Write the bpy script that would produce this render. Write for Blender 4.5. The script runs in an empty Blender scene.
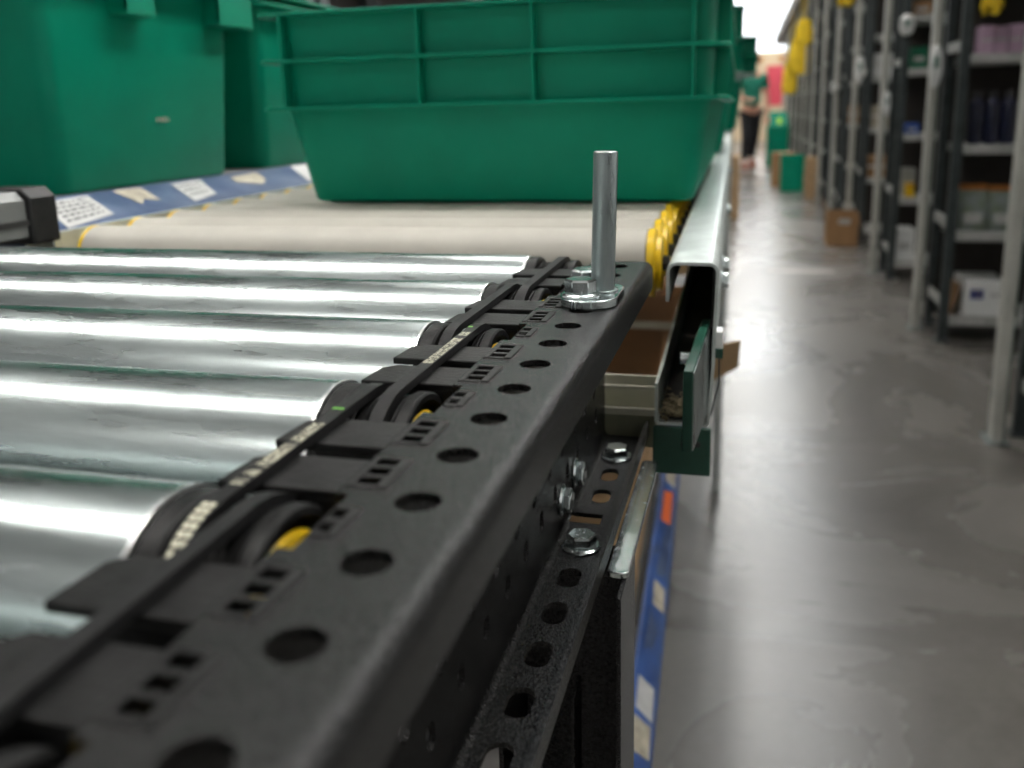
import bpy, bmesh, math, random
from mathutils import Matrix, Vector
random.seed(7)
scene = bpy.context.scene
COL = scene.collection
ZR = 0.90                       # height of the conveyor rail's top face above the floor

# ------------------------------------------------------------------ camera
FPX, CX, CY = 890.0, 512.0, 312.0          # focal length and principal point in pixels of 1024x768
def pxdir(x, y): return Vector((x - CX, -(y - CY), -FPX))
dY = pxdir(745, 105).normalized()           # vanishing point of the aisle
dX = -pxdir(-2920, 200); dX = (dX - dX.dot(dY) * dY).normalized()
dZ = dX.cross(dY)
cam_d = bpy.data.cameras.new('camera'); cam = bpy.data.objects.new('camera', cam_d); COL.objects.link(cam)
M = Matrix((dX, dY, dZ)).to_4x4(); M.translation = Vector((0, 0, ZR + 0.0755))
cam.matrix_world = M
cam_d.sensor_fit = 'HORIZONTAL'; cam_d.sensor_width = 36.0
cam_d.lens = FPX / 1024 * 36.0
cam_d.shift_y = (CY - 384.0) / 1024.0
cam_d.clip_start = 0.01; cam_d.clip_end = 200
cam_d.dof.use_dof = True
cam_d.dof.focus_distance = 0.325
cam_d.dof.aperture_fstop = 10.5
scene.camera = cam

# ------------------------------------------------------------------ world, exposure
w = bpy.data.worlds.new('world'); scene.world = w; w.use_nodes = True
w.node_tree.nodes['Background'].inputs[0].default_value = (0.8, 0.9, 1.0, 1)
w.node_tree.nodes['Background'].inputs[1].default_value = 0.1
scene.view_settings.view_transform = 'Standard'
scene.view_settings.look = 'None'
scene.view_settings.gamma = 1.0
scene.view_settings.use_curve_mapping = False
scene.view_settings.exposure = 0.0
LAMP_STRENGTH = 57.0
scene.cycles.use_denoising = True

# ------------------------------------------------------------------ materials
MATS = {}
def mat(name, col, rough=0.5, metal=0.0, var=0.0, vscale=20.0, bump=0.0, bscale=200.0, stretch=(1, 1, 1),
        rvar=0.0, emit=None, estr=0.0, coat=0.0, spec=0.5, col2=None, trans=0.0):
    m = bpy.data.materials.new(name); m.use_nodes = True; nt = m.node_tree; N = nt.nodes; L = nt.links
    b = N['Principled BSDF']
    b.inputs['Base Color'].default_value = (*col, 1); b.inputs['Roughness'].default_value = rough
    b.inputs['Metallic'].default_value = metal; b.inputs['Coat Weight'].default_value = coat
    b.inputs['Specular IOR Level'].default_value = spec
    b.inputs['Transmission Weight'].default_value = trans
    tc = N.new('ShaderNodeTexCoord'); mp = N.new('ShaderNodeMapping'); mp.inputs['Scale'].default_value = stretch
    L.new(tc.outputs['Object'], mp.inputs[0])
    if var > 0 or rvar > 0 or col2:
        n = N.new('ShaderNodeTexNoise'); n.inputs['Scale'].default_value = vscale; n.inputs['Detail'].default_value = 6
        n.inputs['Roughness'].default_value = 0.65
        L.new(mp.outputs[0], n.inputs['Vector'])
        r = N.new('ShaderNodeValToRGB'); r.color_ramp.elements[0].position = .35; r.color_ramp.elements[1].position = .65
        a = tuple(c * (1 - var) for c in col); d = col2 if col2 else tuple(min(1, c * (1 + var)) for c in col)
        r.color_ramp.elements[0].color = (*a, 1); r.color_ramp.elements[1].color = (*d, 1)
        L.new(n.outputs['Fac'], r.inputs[0]); L.new(r.outputs[0], b.inputs['Base Color'])
        if rvar > 0:
            mr = N.new('ShaderNodeMapRange'); mr.inputs[1].default_value = .3; mr.inputs[2].default_value = .7
            mr.inputs[3].default_value = max(.02, rough - rvar); mr.inputs[4].default_value = min(1, rough + rvar)
            L.new(n.outputs['Fac'], mr.inputs[0]); L.new(mr.outputs[0], b.inputs['Roughness'])
    if bump > 0:
        n2 = N.new('ShaderNodeTexNoise'); n2.inputs['Scale'].default_value = bscale; n2.inputs['Detail'].default_value = 3
        L.new(mp.outputs[0], n2.inputs['Vector'])
        bp = N.new('ShaderNodeBump'); bp.inputs['Strength'].default_value = bump; bp.inputs['Distance'].default_value = 0.001
        L.new(n2.outputs['Fac'], bp.inputs['Height']); L.new(bp.outputs[0], b.inputs['Normal'])
    if emit:
        b.inputs['Emission Color'].default_value = (*emit, 1); b.inputs['Emission Strength'].default_value = estr
    MATS[name] = m
    return m

mat('black_powder', (.009, .009, .009), .27, 0, var=.8, vscale=650, bump=.6, bscale=1000, spec=.25)
mat('black_plastic', (.014, .014, .014), .45, 0, var=.4, vscale=90, bump=.2, bscale=700, spec=.20)
mat('black_rubber', (.014, .014, .0145), .5, 0, var=.2, vscale=300, bump=.15, bscale=900, spec=.20)
mat('black_gloss', (.018, .018, .019), .35)
mat('zinc', (.62, .68, .68), .24, 1, var=.12, vscale=220, rvar=.05, stretch=(1, 1, .25))
mat('zinc_dark', (.34, .39, .39), .32, 1, var=.2, vscale=120, rvar=.08, stretch=(1, 1, .15))
mat('roller_steel', (.55, .61, .61), .27, 1, var=.2, vscale=26, rvar=.08, stretch=(.3, 2.4, 2.4), bump=.04, bscale=50)
mat('roller_edge', (.8, .82, .82), .35, 1)
mat('galvanised', (.60, .65, .63), .42, .45, var=.14, vscale=60, rvar=.08, bump=.08, bscale=200)
mat('galv_shade', (.012, .011, .010), .8, 0, var=.5, vscale=40)
mat('roller_pvc', (.50, .475, .42), .55, 0, var=.07, vscale=14, bump=.1, bscale=200)
mat('yellow_plastic', (.85, .55, .012), .35, 0, var=.08, vscale=80)
mat('tote_green', (.0, .255, .150), .42, 0, var=.10, vscale=9, bump=.08, bscale=120, spec=.2)
mat('tote_green_dark', (.0, .15, .075), .42, 0, var=.10, vscale=9, bump=.08, bscale=120)
mat('blue_paint', (.028, .085, .30), .42, 0, var=.45, vscale=14, bump=.1, bscale=80, col2=(.05, .12, .36), rvar=.1)
mat('blue_worn', (.028, .075, .25), .5, 0, vscale=16, col2=(.11, .15, .24), var=.5)
mat('paper_label', (.47, .47, .46), .6, 0, var=.12, vscale=40)
mat('paper_worn', (.40, .36, .28), .7, 0, var=.3, vscale=60)
mat('orange_label', (.85, .16, .03), .5)
mat('print_black', (.04, .04, .045), .6)
mat('print_pale', (.62, .60, .46), .6, 0, var=.25, vscale=500)
mat('print_green', (.20, .62, .08), .5)
mat('cardboard', (.34, .19, .085), .8, 0, var=.12, vscale=12, bump=.1, bscale=120)
mat('cardboard_light', (.40, .265, .14), .8, 0, var=.10, vscale=12)
mat('cardboard_brown', (.34, .16, .06), .75, 0, var=.15, vscale=7)
mat('cream_steel', (.55, .53, .42), .45, 0, var=.12, vscale=30)
mat('olive_steel', (.20, .20, .13), .5, 0, var=.25, vscale=30)
mat('green_paint', (.010, .062, .040), .4, 0, var=.3, vscale=25)
mat('lint', (.30, .25, .16), .95, 0, var=.5, vscale=200)
mat('alu_profile', (.17, .175, .17), .45, .2, var=.1, vscale=30)
mat('rack_dark', (.055, .068, .070), .45, .2, var=.25, vscale=20)
mat('rack_back', (.030, .024, .020), .7, 0, var=.2, vscale=8)
mat('rack_shelf', (.42, .43, .41), .5, .1, var=.1, vscale=15)
mat('post_light', (.48, .48, .44), .45, .1, var=.12, vscale=10)
mat('post_strip', (.20, .30, .26), .3, .1)
mat('white_plastic', (.78, .79, .78), .35, 0, var=.03, vscale=20)
mat('yellow_cloth', (.80, .55, .02), .8, 0, var=.15, vscale=9)
mat('gallery_steel', (.30, .29, .27), .7, .1, var=.2, vscale=3)
mat('cream_wall', (.62, .50, .34), .8, 0, var=.08, vscale=2)
mat('red_panel', (.58, .06, .09), .6, 0, var=.06, vscale=3)
mat('wall_white', (.80, .81, .82), .8, 0, var=.03, vscale=1)
mat('ceiling_white', (.75, .76, .77), .8, 0, var=.03, vscale=1)
mat('wall_glow', (.8, .85, .9), .3, emit=(.93, .97, 1.0), estr=2.2)
mat('roof_glow', (.8, .85, .9), .3, emit=(.95, .98, 1.0), estr=5.0)
mat('lamp_housing', (.7, .7, .7), .5)
mat('lamp_glow', (.9, .9, .9), .5, emit=(1.0, .97, .92), estr=LAMP_STRENGTH)
mat('skin', (.55, .28, .19), .55)
mat('shirt_green', (.005, .17, .11), .8, 0, var=.15, vscale=9)
mat('trousers_black', (.012, .012, .014), .85)
mat('shoe_rust', (.28, .08, .04), .6)
mat('hair_dark', (.03, .02, .015), .7)
mat('navy_plastic', (.006, .008, .03), .35, 0, var=.4, vscale=30)
mat('pink_carton', (.50, .34, .46), .6, 0, var=.1, vscale=40)
mat('bag_print', (.27, .30, .32), .35, 0, vscale=22, var=.2, col2=(.15, .19, .12))
mat('orange_film', (.55, .20, .04), .4, 0, var=.2, vscale=30)
mat('wood_plank', (.40, .22, .08), .6, 0, var=.2, vscale=10, stretch=(.2, 1, 1))
mat('eu_blue', (.012, .03, .24), .5)
mat('star_yellow', (.8, .65, .05), .5)
mat('neon_label', (.45, .85, .03), .5)
mat('tape_white', (.62, .60, .56), .6, 0, var=.1, vscale=20)
mat('blue_box', (.03, .10, .42), .5)
mat('steel_deck', (.18, .18, .18), .5, .3, var=.2, vscale=15)

def floor_material():
    m = bpy.data.materials.new('polished_concrete'); m.use_nodes = True; nt = m.node_tree; N = nt.nodes; L = nt.links
    b = N['Principled BSDF']; tc = N.new('ShaderNodeTexCoord')
    n1 = N.new('ShaderNodeTexNoise'); n1.inputs['Scale'].default_value = 1.5; n1.inputs['Detail'].default_value = 8; n1.inputs['Roughness'].default_value = .6; n1.inputs['Distortion'].default_value = .8
    n2 = N.new('ShaderNodeTexNoise'); n2.inputs['Scale'].default_value = 45; n2.inputs['Detail'].default_value = 5
    L.new(tc.outputs['Object'], n1.inputs['Vector']); L.new(tc.outputs['Object'], n2.inputs['Vector'])
    r = N.new('ShaderNodeValToRGB'); r.color_ramp.elements[0].position = .30; r.color_ramp.elements[1].position = .72
    r.color_ramp.elements[0].color = (.085, .079, .070, 1); r.color_ramp.elements[1].color = (.195, .184, .168, 1)
    L.new(n1.outputs['Fac'], r.inputs[0])
    mx = N.new('ShaderNodeMixRGB'); mx.blend_type = 'MULTIPLY'; mx.inputs[0].default_value = .25
    r2 = N.new('ShaderNodeValToRGB'); r2.color_ramp.elements[0].position = .3; r2.color_ramp.elements[1].position = .7
    r2.color_ramp.elements[0].color = (.65, .65, .65, 1)
    L.new(n2.outputs['Fac'], r2.inputs[0]); L.new(r.outputs[0], mx.inputs[1]); L.new(r2.outputs[0], mx.inputs[2])
    L.new(mx.outputs[0], b.inputs['Base Color'])
    mr = N.new('ShaderNodeMapRange'); mr.inputs[1].default_value = .3; mr.inputs[2].default_value = .7
    mr.inputs[3].default_value = .23; mr.inputs[4].default_value = .32
    L.new(n1.outputs['Fac'], mr.inputs[0]); L.new(mr.outputs[0], b.inputs['Roughness'])
    bp = N.new('ShaderNodeBump'); bp.inputs['Strength'].default_value = .02; bp.inputs['Distance'].default_value = .002
    n3 = N.new('ShaderNodeTexNoise'); n3.inputs['Scale'].default_value = 9; L.new(tc.outputs['Object'], n3.inputs['Vector'])
    L.new(n3.outputs['Fac'], bp.inputs['Height']); L.new(bp.outputs[0], b.inputs['Normal'])
    MATS['concrete'] = m
floor_material()

# ------------------------------------------------------------------ mesh helpers
class MB:
    def __init__(s): s.v = []; s.f = []
    def add(s, vs, fs):
        o = len(s.v); s.v += [tuple(p) for p in vs]; s.f += [tuple(i + o for i in q) for q in fs]; return s
    def box(s, x0, x1, y0, y1, z0, z1):
        return s.add([(x0, y0, z0), (x1, y0, z0), (x1, y1, z0), (x0, y1, z0), (x0, y0, z1), (x1, y0, z1), (x1, y1, z1), (x0, y1, z1)],
                     [(0, 3, 2, 1), (4, 5, 6, 7), (0, 1, 5, 4), (1, 2, 6, 5), (2, 3, 7, 6), (3, 0, 4, 7)])
    def obox(s, c, ax, ay, az):       # oriented box: centre and three half-axis vectors
        c, ax, ay, az = map(Vector, (c, ax, ay, az)); P = []
        for k in (-1, 1):
            for (i, j) in ((-1, -1), (1, -1), (1, 1), (-1, 1)): P.append(c + ax * i + ay * j + az * k)
        return s.add(P, [(0, 3, 2, 1), (4, 5, 6, 7), (0, 1, 5, 4), (1, 2, 6, 5), (2, 3, 7, 6), (3, 0, 4, 7)])
    def prism(s, poly, a, b, axis='y'):   # closed 2-D outline swept along an axis
        n = len(poly)
        def P(p, t): return {'y': (p[0], t, p[1]), 'z': (p[0], p[1], t), 'x': (t, p[0], p[1])}[axis]
        vs = [P(p, a) for p in poly] + [P(p, b) for p in poly]
        fs = [(i, (i + 1) % n, n + (i + 1) % n, n + i) for i in range(n)]
        return s.add(vs, fs + [tuple(range(n - 1, -1, -1)), tuple(range(n, 2 * n))])
    def lathe(s, prof, c=(0, 0, 0), axis='x', n=32, closed=False):   # prof: (radius, offset along axis)
        vs = []; fs = []; m = len(prof)
        for (r, t) in prof:
            for k in range(n):
                a = 2 * math.pi * k / n; u, w_ = r * math.cos(a), r * math.sin(a)
                p = {'x': (t, u, w_), 'y': (u, t, w_), 'z': (u, w_, t)}[axis]
                vs.append((p[0] + c[0], p[1] + c[1], p[2] + c[2]))
        rng = m if closed else m - 1
        for i in range(rng):
            i2 = (i + 1) % m
            for k in range(n):
                k2 = (k + 1) % n; fs.append((i * n + k, i * n + k2, i2 * n + k2, i2 * n + k))
        if not closed:
            if prof[0][0] > 1e-6: fs.append(tuple(range(n - 1, -1, -1)))
            if prof[-1][0] > 1e-6: fs.append(tuple((m - 1) * n + k for k in range(n)))
        return s.add(vs, fs)
    def cyl(s, c, r, a, b, axis='z', n=24): return s.lathe([(r, a), (r, b)], c, axis, n)
    def tube(s, pts, r, n=8):
        pts = [Vector(p) for p in pts]; vs = []; fs = []
        for i, p in enumerate(pts):
            d = (pts[min(i + 1, len(pts) - 1)] - pts[max(i - 1, 0)]).normalized()
            u = d.orthogonal().normalized() if i == 0 else (u - d * u.dot(d)).normalized()
            v = d.cross(u)
            for k in range(n):
                a = 2 * math.pi * k / n; vs.append(p + u * r * math.cos(a) + v * r * math.sin(a))
        for i in range(len(pts) - 1):
            for k in range(n):
                k2 = (k + 1) % n; fs.append((i * n + k, i * n + k2, (i + 1) * n + k2, (i + 1) * n + k))
        fs += [tuple(range(n - 1, -1, -1)), tuple((len(pts) - 1) * n + k for k in range(n))]
        return s.add(vs, fs)
    def loops(s, loops, cap0=True, cap1=True):   # skin through equal-length closed loops
        n = len(loops[0]); vs = [p for l in loops for p in l]; fs = []
        for i in range(len(loops) - 1):
            for k in range(n):
                k2 = (k + 1) % n; fs.append((i * n + k, i * n + k2, (i + 1) * n + k2, (i + 1) * n + k))
        if cap0: fs.append(tuple(range(n - 1, -1, -1)))
        if cap1: fs.append(tuple((len(loops) - 1) * n + k for k in range(n)))
        return s.add(vs, fs)
    def mesh(s, name, smooth=40):
        me = bpy.data.meshes.new(name); me.from_pydata(s.v, [], s.f)
        bm = bmesh.new(); bm.from_mesh(me); bmesh.ops.recalc_face_normals(bm, faces=bm.faces); bm.to_mesh(me); bm.free()
        if smooth:
            me.shade_smooth(); me.set_sharp_from_angle(angle=math.radians(smooth))
        return me
    def build(s, name, m, parent=None, bevel=0, seg=2, smooth=40, off=None):
        return link(name, s.mesh(name, smooth), m, parent, bevel, seg, off)
def link(name, me, m, parent=None, bevel=0, seg=2, off=None):
    o = bpy.data.objects.new(name, me); COL.objects.link(o)
    if m and not me.materials: me.materials.append(MATS[m])
    if parent: o.parent = parent
    if off is not None: o.location = off
    if bevel:
        b = o.modifiers.new('bevel', 'BEVEL'); b.width = bevel; b.segments = seg; b.limit_method = 'ANGLE'; b.angle_limit = math.radians(50)
        b.harden_normals = False
    return o
def weighted(o):
    m_ = o.modifiers.new('wn', 'WEIGHTED_NORMAL'); m_.keep_sharp = True; m_.weight = 100; return o
def tag(o, label=None, cat=None, group=None, kind=None):
    if label: o['label'] = label
    if cat: o['category'] = cat
    if group: o['group'] = group
    if kind: o['kind'] = kind
    return o
def thing(name, label, cat, loc=(0, 0, 0), rz=0.0, group=None):
    o = bpy.data.objects.new(name, None); COL.objects.link(o); o.empty_display_size = .05
    o.location = loc; o.rotation_euler = (0, 0, rz); return tag(o, label, cat, group)
def dup(o, parent=None):
    c = o.copy(); COL.objects.link(c); c.parent = parent
    for ch in list(o.children): dup(ch, c)
    return c
def dup_at(o, loc, rz=0.0, label=None):
    c = dup(o); c.location = loc; c.rotation_euler = (0, 0, rz)
    if label: c['label'] = label
    return c
def rrect(wx, wy, r, z, cx=0, cy=0, n=6):     # rounded rectangle loop
    P = []
    for (sx, sy, a0) in ((1, 1, 0), (-1, 1, 90), (-1, -1, 180), (1, -1, 270)):
        for k in range(n + 1):
            a = math.radians(a0 + 90 * k / n)
            P.append((cx + sx * (wx / 2 - r) + r * math.cos(a), cy + sy * (wy / 2 - r) + r * math.sin(a), z))
    return P
def strip_outline(path, t):            # sheet-metal outline: a path given thickness
    A = []; B = []
    for i, p in enumerate(path):
        q0 = path[max(i - 1, 0)]; q1 = path[min(i + 1, len(path) - 1)]
        dx, dz = q1[0] - q0[0], q1[1] - q0[1]; l = math.hypot(dx, dz); nx, nz = -dz / l, dx / l
        A.append((p[0] + nx * t / 2, p[1] + nz * t / 2)); B.append((p[0] - nx * t / 2, p[1] - nz * t / 2))
    return A + B[::-1]
def arc(cx, cz, r, a0, a1, n=6):
    return [(cx + r * math.cos(math.radians(a0 + (a1 - a0) * k / n)), cz + r * math.sin(math.radians(a0 + (a1 - a0) * k / n))) for k in range(n + 1)]
def cut(mb, cutter, name, smooth=40):
    a = bpy.data.objects.new('tmp_a', mb.mesh('tmp_a', 0)); b = bpy.data.objects.new('tmp_b', cutter.mesh('tmp_b', 0))
    COL.objects.link(a); COL.objects.link(b)
    md = a.modifiers.new('b', 'BOOLEAN'); md.operation = 'DIFFERENCE'; md.solver = 'EXACT'; md.object = b
    dg = bpy.context.evaluated_depsgraph_get(); dg.update()
    me = bpy.data.meshes.new_from_object(a.evaluated_get(dg)); me.name = name
    bpy.data.objects.remove(a); bpy.data.objects.remove(b)
    me.materials.clear(); me.shade_smooth(); me.set_sharp_from_angle(angle=math.radians(smooth))
    return me
def slot_cutter(mb, cx, cy, wx, wy, z0, z1, axis='z', n=6):   # rounded slot through a sheet
    r = min(wx, wy) / 2 * .98; P = rrect(wx, wy, r, 0, cx, cy, n)
    mb.prism([(p[0], p[1]) for p in P], z0, z1, axis)

# ------------------------------------------------------------------ the hall
def struct(name, mb, m, label=None):
    o = mb.build(name, m, None, smooth=0); o['kind'] = 'structure'
    if label: o['label'] = label
    return o
XL, XR_, YN, YF, H = -9.0, 8.0, -9.0, 44.0, 6.6
struct('floor', MB().box(XL, XR_, YN, YF, -.1, 0), 'concrete', 'polished grey concrete floor of the warehouse aisle')
struct('ceiling', MB().box(XL, XR_, YN, YF, H, H + .1), 'ceiling_white', 'white warehouse ceiling')
struct('wall_left', MB().box(XL - .1, XL, YN, YF, 0, H), 'wall_white', 'white warehouse side wall')
struct('wall_right', MB().box(XR_, XR_ + .1, YN, YF, 0, H), 'wall_white', 'white warehouse wall behind the racks')
struct('wall_back', MB().box(XL, XR_, YF, YF + .1, 0, H), 'wall_white', 'bright white end wall far down the aisle')
struct('wall_front', MB().box(XL, XR_, YN - .1, YN, 0, H), 'wall_white', 'white wall at the near end')
glow_mb = MB().box(-6.0, 6.0, YF - .03, YF - .01, 2.6, 6.2)  # glowing band added to whiten the end wall
wo = struct('added_glow_1', glow_mb, 'wall_glow', 'bright white glowing band added high on the end wall')
for k in range(9): MB().box(-6.0 + 1.5 * k - .03, -6.0 + 1.5 * k + .03, YF - .06, YF - .03, 2.6, 6.2).build('glow_frame', 'wall_white', wo)
# low cream partition with a red panel at the end of the aisle
pw = MB().box(-1.5, 1.25, 26.0, 26.12, 0, 2.36)
struct('wall_partition', pw, 'cream_wall', 'cream partition wall at the far end of the aisle')
rp = thing('wall_panel', 'red rectangular panel on the cream partition at the aisle end', 'panel', (.76, 25.985, .95))
MB().box(-.215, .215, -.012, .012, 0, 1.05).build('board', 'red_panel', rp, .004)
MB().box(-.235, .235, .012, .014, -.02, 1.07).build('backing', 'cream_wall', rp)
for i, x in enumerate((.32, .98)):
    s = thing('wall_lamp', ('left' if i == 0 else 'right') + ' small amber square light high on the cream partition', 'wall lamp', (x, 25.97, 2.1), group='amber squares on the partition')
    MB().box(-.12, .12, 0, .03, 0, .14).build('housing', 'wood_plank', s, .01)
    MB().box(-.09, .09, -.01, 0, .025, .115).build('lens', 'orange_film', s, .004)

# ceiling lamps: four rows of long fittings
lamp0 = None
spots = [(.05, y, 0) for y in range(5, 41, 5)] + [(2.3, 2.5 * k, 0) for k in range(0, 13)] + [(2.95, 1.25 + 2.5 * k, 0) for k in range(0, 7)] + [(x, y, math.pi / 2) for x in (-1.6, -3.2, -4.8) for y in (1, 7, 13, 19)] + [(-3.2, -5, math.pi / 2)]
for (X, Y, rz) in spots:
    lab = ('long white ceiling lamp in the rows along the aisle' if rz == 0 else 'long white ceiling lamp in the lines across the left of the hall')
    if lamp0 is None:
        lamp0 = thing('ceiling_lamp', lab, 'lamp', (X, Y, 5.95), group='ceiling lamps')
        MB().box(-.16, .16, -.75, .75, .03, .12).build('housing', 'lamp_housing', lamp0, .01)
        MB().box(-.13, .13, -.72, .72, .0, .028).build('diffuser', 'lamp_glow', lamp0)
        for yy in (-.6, .6): MB().cyl((0, yy, 0), .006, .12, .65, 'z', 8).build('hanger', 'zinc_dark', lamp0)
    else: dup_at(lamp0, (X, Y, 5.95), rz, lab)
# glowing ceiling strip added for the rail highlight and floor glare
sk = MB().box(.35, 1.75, 1.0, 40.0, H - .03, H - .01)
so_ = struct('added_glow_2', sk, 'roof_glow', 'long glowing strip added on the ceiling above the aisle')
for k in range(14): MB().box(.33, 1.77, 1.0 + 3.0 * k - .03, 1.0 + 3.0 * k + .03, H - .06, H - .03).build('glow_frame', 'wall_white', so_)

# ------------------------------------------------------------------ near conveyor section (black rail, steel rollers)
PB = Vector((-.0602, .2, 0))
bc = thing('roller_conveyor', 'near conveyor section with black perforated side rail and shiny steel rollers', 'conveyor', PB, -.0113)
OB = -PB
YB0, YB1 = -.02, .4445
def zr(pts): return [(x, z + ZR) for x, z in pts]
RY = [.144 + .075 * k for k in range(-1, 5)]           # roller axis positions
AX_Z = ZR - .023
# top flange with lip
path = zr([(-.0785, -.001), (-.0605, -.001), (-.0505, -.001)] + arc(-.0495, -.0045, .0035, 90, 0, 6) + [(-.0460, -.008), (-.0460, -.0135)])
ct = MB()
for k in range(-6, 16):
    y = .1046 + .025 * k
    if YB0 + .006 < y < YB1 - .005: ct.cyl((-.0602, y, 0), .0048, ZR - .01, ZR + .005, 'z', 20)
cells = []
for ry in RY:
    cells += [(ry - .052, 3), (ry - .027, 3), (ry - .001, 2)]
for (yc, n) in cells:
    if n == 3:
        for d in (-.0052, 0, .0052):
            if YB0 < yc + d - .003 and yc + d + .003 < YB1: ct.box(-.0764, -.0715, yc + d - .0017, yc + d + .0017, ZR - .01, ZR + .005)
    else:
        ct.box(-.0850, -.0754, yc - .0118, yc + .0120, ZR - .01, ZR + .005)
        for d in (-.0034, .0034): ct.box(-.0748, -.0718, yc + d - .0016, yc + d + .0016, ZR - .01, ZR + .005)
weighted(link('side_rail', cut(MB().prism(strip_outline(path, .002), YB0, YB1), ct, 'side_rail', 35), 'black_powder', bc, 0, 2, OB))
# web and slotted lower flange
path = zr([(-.0725, -.0025), (-.0725, -.050), (-.0725, -.094)] + arc(-.0685, -.095, .004, 180, 270, 4) + [(-.0600, -.099), (-.0525, -.099)] + arc(-.0518, -.0958, .0032, 270, 360, 4) + [(-.0486, -.0885)])
ct = MB()
for k in range(-8, 11):
    y = .2025 + .025 * k
    if y < YB0 + .012: continue
    if abs(y - .3525) < .004: ct.box(-.0705, -.0565, .349, .3585, ZR - .11, ZR - .085); continue
    if y < YB1 - .012: slot_cutter(ct, -.0605, y, .0084, .0145, ZR - .11, ZR - .0905, 'z')
for k in range(-6, 11):
    y = .1931 + .0255 * k
    if YB0 + .01 < y < YB1 - .01: slot_cutter(ct, y, ZR - .061, .0075, .012, -.08, -.065, 'x')
    y = .2075 + .0245 * k
    if YB0 + .01 < y < YB1 - .01: slot_cutter(ct, y, ZR - .0775, .006, .0085, -.08, -.065, 'x')
weighted(link('rail_web', cut(MB().prism(strip_outline(path, .002), YB0, YB1 + .012), ct, 'rail_web', 35), 'black_powder', bc, 0, 2, OB))
# finger-guard flaps with their clip frames
fl = None; cf = None; c2 = None
for (yc, n) in cells:
    if yc - .012 < YB0 or yc + .012 > YB1: continue
    loc = Vector((0, yc, ZR)) + OB
    if n == 3:
        if fl is None:
            P = [(-.0785, -.0088), (-.0785, .0088), (-.1035, .0088), (-.1075, .0050), (-.1085, -.0088)]
            fl = MB().prism(P, -.0034, -.0012, 'z')
            fl.box(-.098, -.080, -.0086, -.0070, -.0095, -.0034)
            fl = fl.build('finger_guard', 'black_plastic', bc, .0004, 2, 40, loc)
            f = MB()
            f.box(-.0782, -.0764, -.0085, .0085, -.0014, .0003); f.box(-.0715, -.0690, -.0080, .0080, -.0002, .0004)
            for d in (-.0077, -.0026, .0026, .0077): f.box(-.0764, -.0715, d - .0009, d + .0009, -.0014, .0003)
            f.build('clip_frame', 'black_plastic', fl, .0002, 1)
        else:
            o = fl.copy(); COL.objects.link(o); o.parent = bc; o.location = loc
            for ch in fl.children: c = ch.copy(); COL.objects.link(c); c.parent = o
    else:
        if c2 is None:
            f = MB(); f.box(-.0753, -.0748, -.0060, .0060, -.0012, .0004); f.box(-.0718, -.0696, -.0060, .0060, -.0002, .0004)
            for d in (-.0057, 0, .0057): f.box(-.0748, -.0718, d - .0010, d + .0010, -.0012, .0004)
            c2 = f.build('clip_frame', 'black_plastic', bc, .0002, 1, 40, loc)
        else:
            o = c2.copy(); COL.objects.link(o); o.parent = bc; o.location = loc
# rollers
LX = -.462
rol = None
for ry in RY:
    loc = Vector((0, ry, AX_Z)) + OB
    if rol is None:
        t = MB().lathe([(.0215, -.1092), (.0246, -.1092), (.0250, -.1096), (.0250, LX + .0005), (.0246, LX), (.0215, LX)], n=64)
        rol = t.build('roller', 'roller_steel', bc, 0, 2, 30, loc)
        MB().lathe([(.0240, -.1097), (.02505, -.1094), (.02505, -.1084), (.0240, -.1084)], n=64).build('tube_rim', 'roller_edge', rol, smooth=30)
        pr = [(.005, -.112), (.0238, -.1084), (.0243, -.1080), (.0243, -.1035), (.0236, -.1028), (.0200, -.1026), (.0200, -.1018), (.0214, -.1016)]
        x = -.1016
        for k in range(8):
            pr += [(.0218, x + .0002), (.0218, x + .0007), (.0198, x + .0010), (.0198, x + .0014)]; x += .0016
        pr += [(.0200, -.0885), (.0222, -.0883), (.0222, -.0878), (.0205, -.0876), (.0205, -.0872), (.0228, -.0870), (.0230, -.0866), (.0230, -.0838), (.0224, -.0832), (.0208, -.0832), (.0200, -.0855), (.006, -.0855)]
        ph = MB().lathe(pr, n=56).build('pulley_head', 'black_plastic', rol, smooth=30)
        MB().lathe([(.004, -.0854), (.0176, -.0854), (.0180, -.0848), (.0172, -.0838), (.004, -.0834)], n=32).build('axle_cap', 'yellow_plastic', rol, smooth=30)
        MB().cyl((0, 0, 0), .0055, -.0850, -.0735, 'x', 6).build('axle', 'zinc_dark', rol)
        MB().lathe([(.006, LX - .004), (.0230, LX - .003), (.0235, LX + .002), (.006, LX + .002)], n=40).build('end_cap', 'black_plastic', rol)
    else:
        o = rol.copy(); COL.objects.link(o); o.parent = bc; o.location = loc
        for ch in rol.children: c = ch.copy(); COL.objects.link(c); c.parent = o
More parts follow.
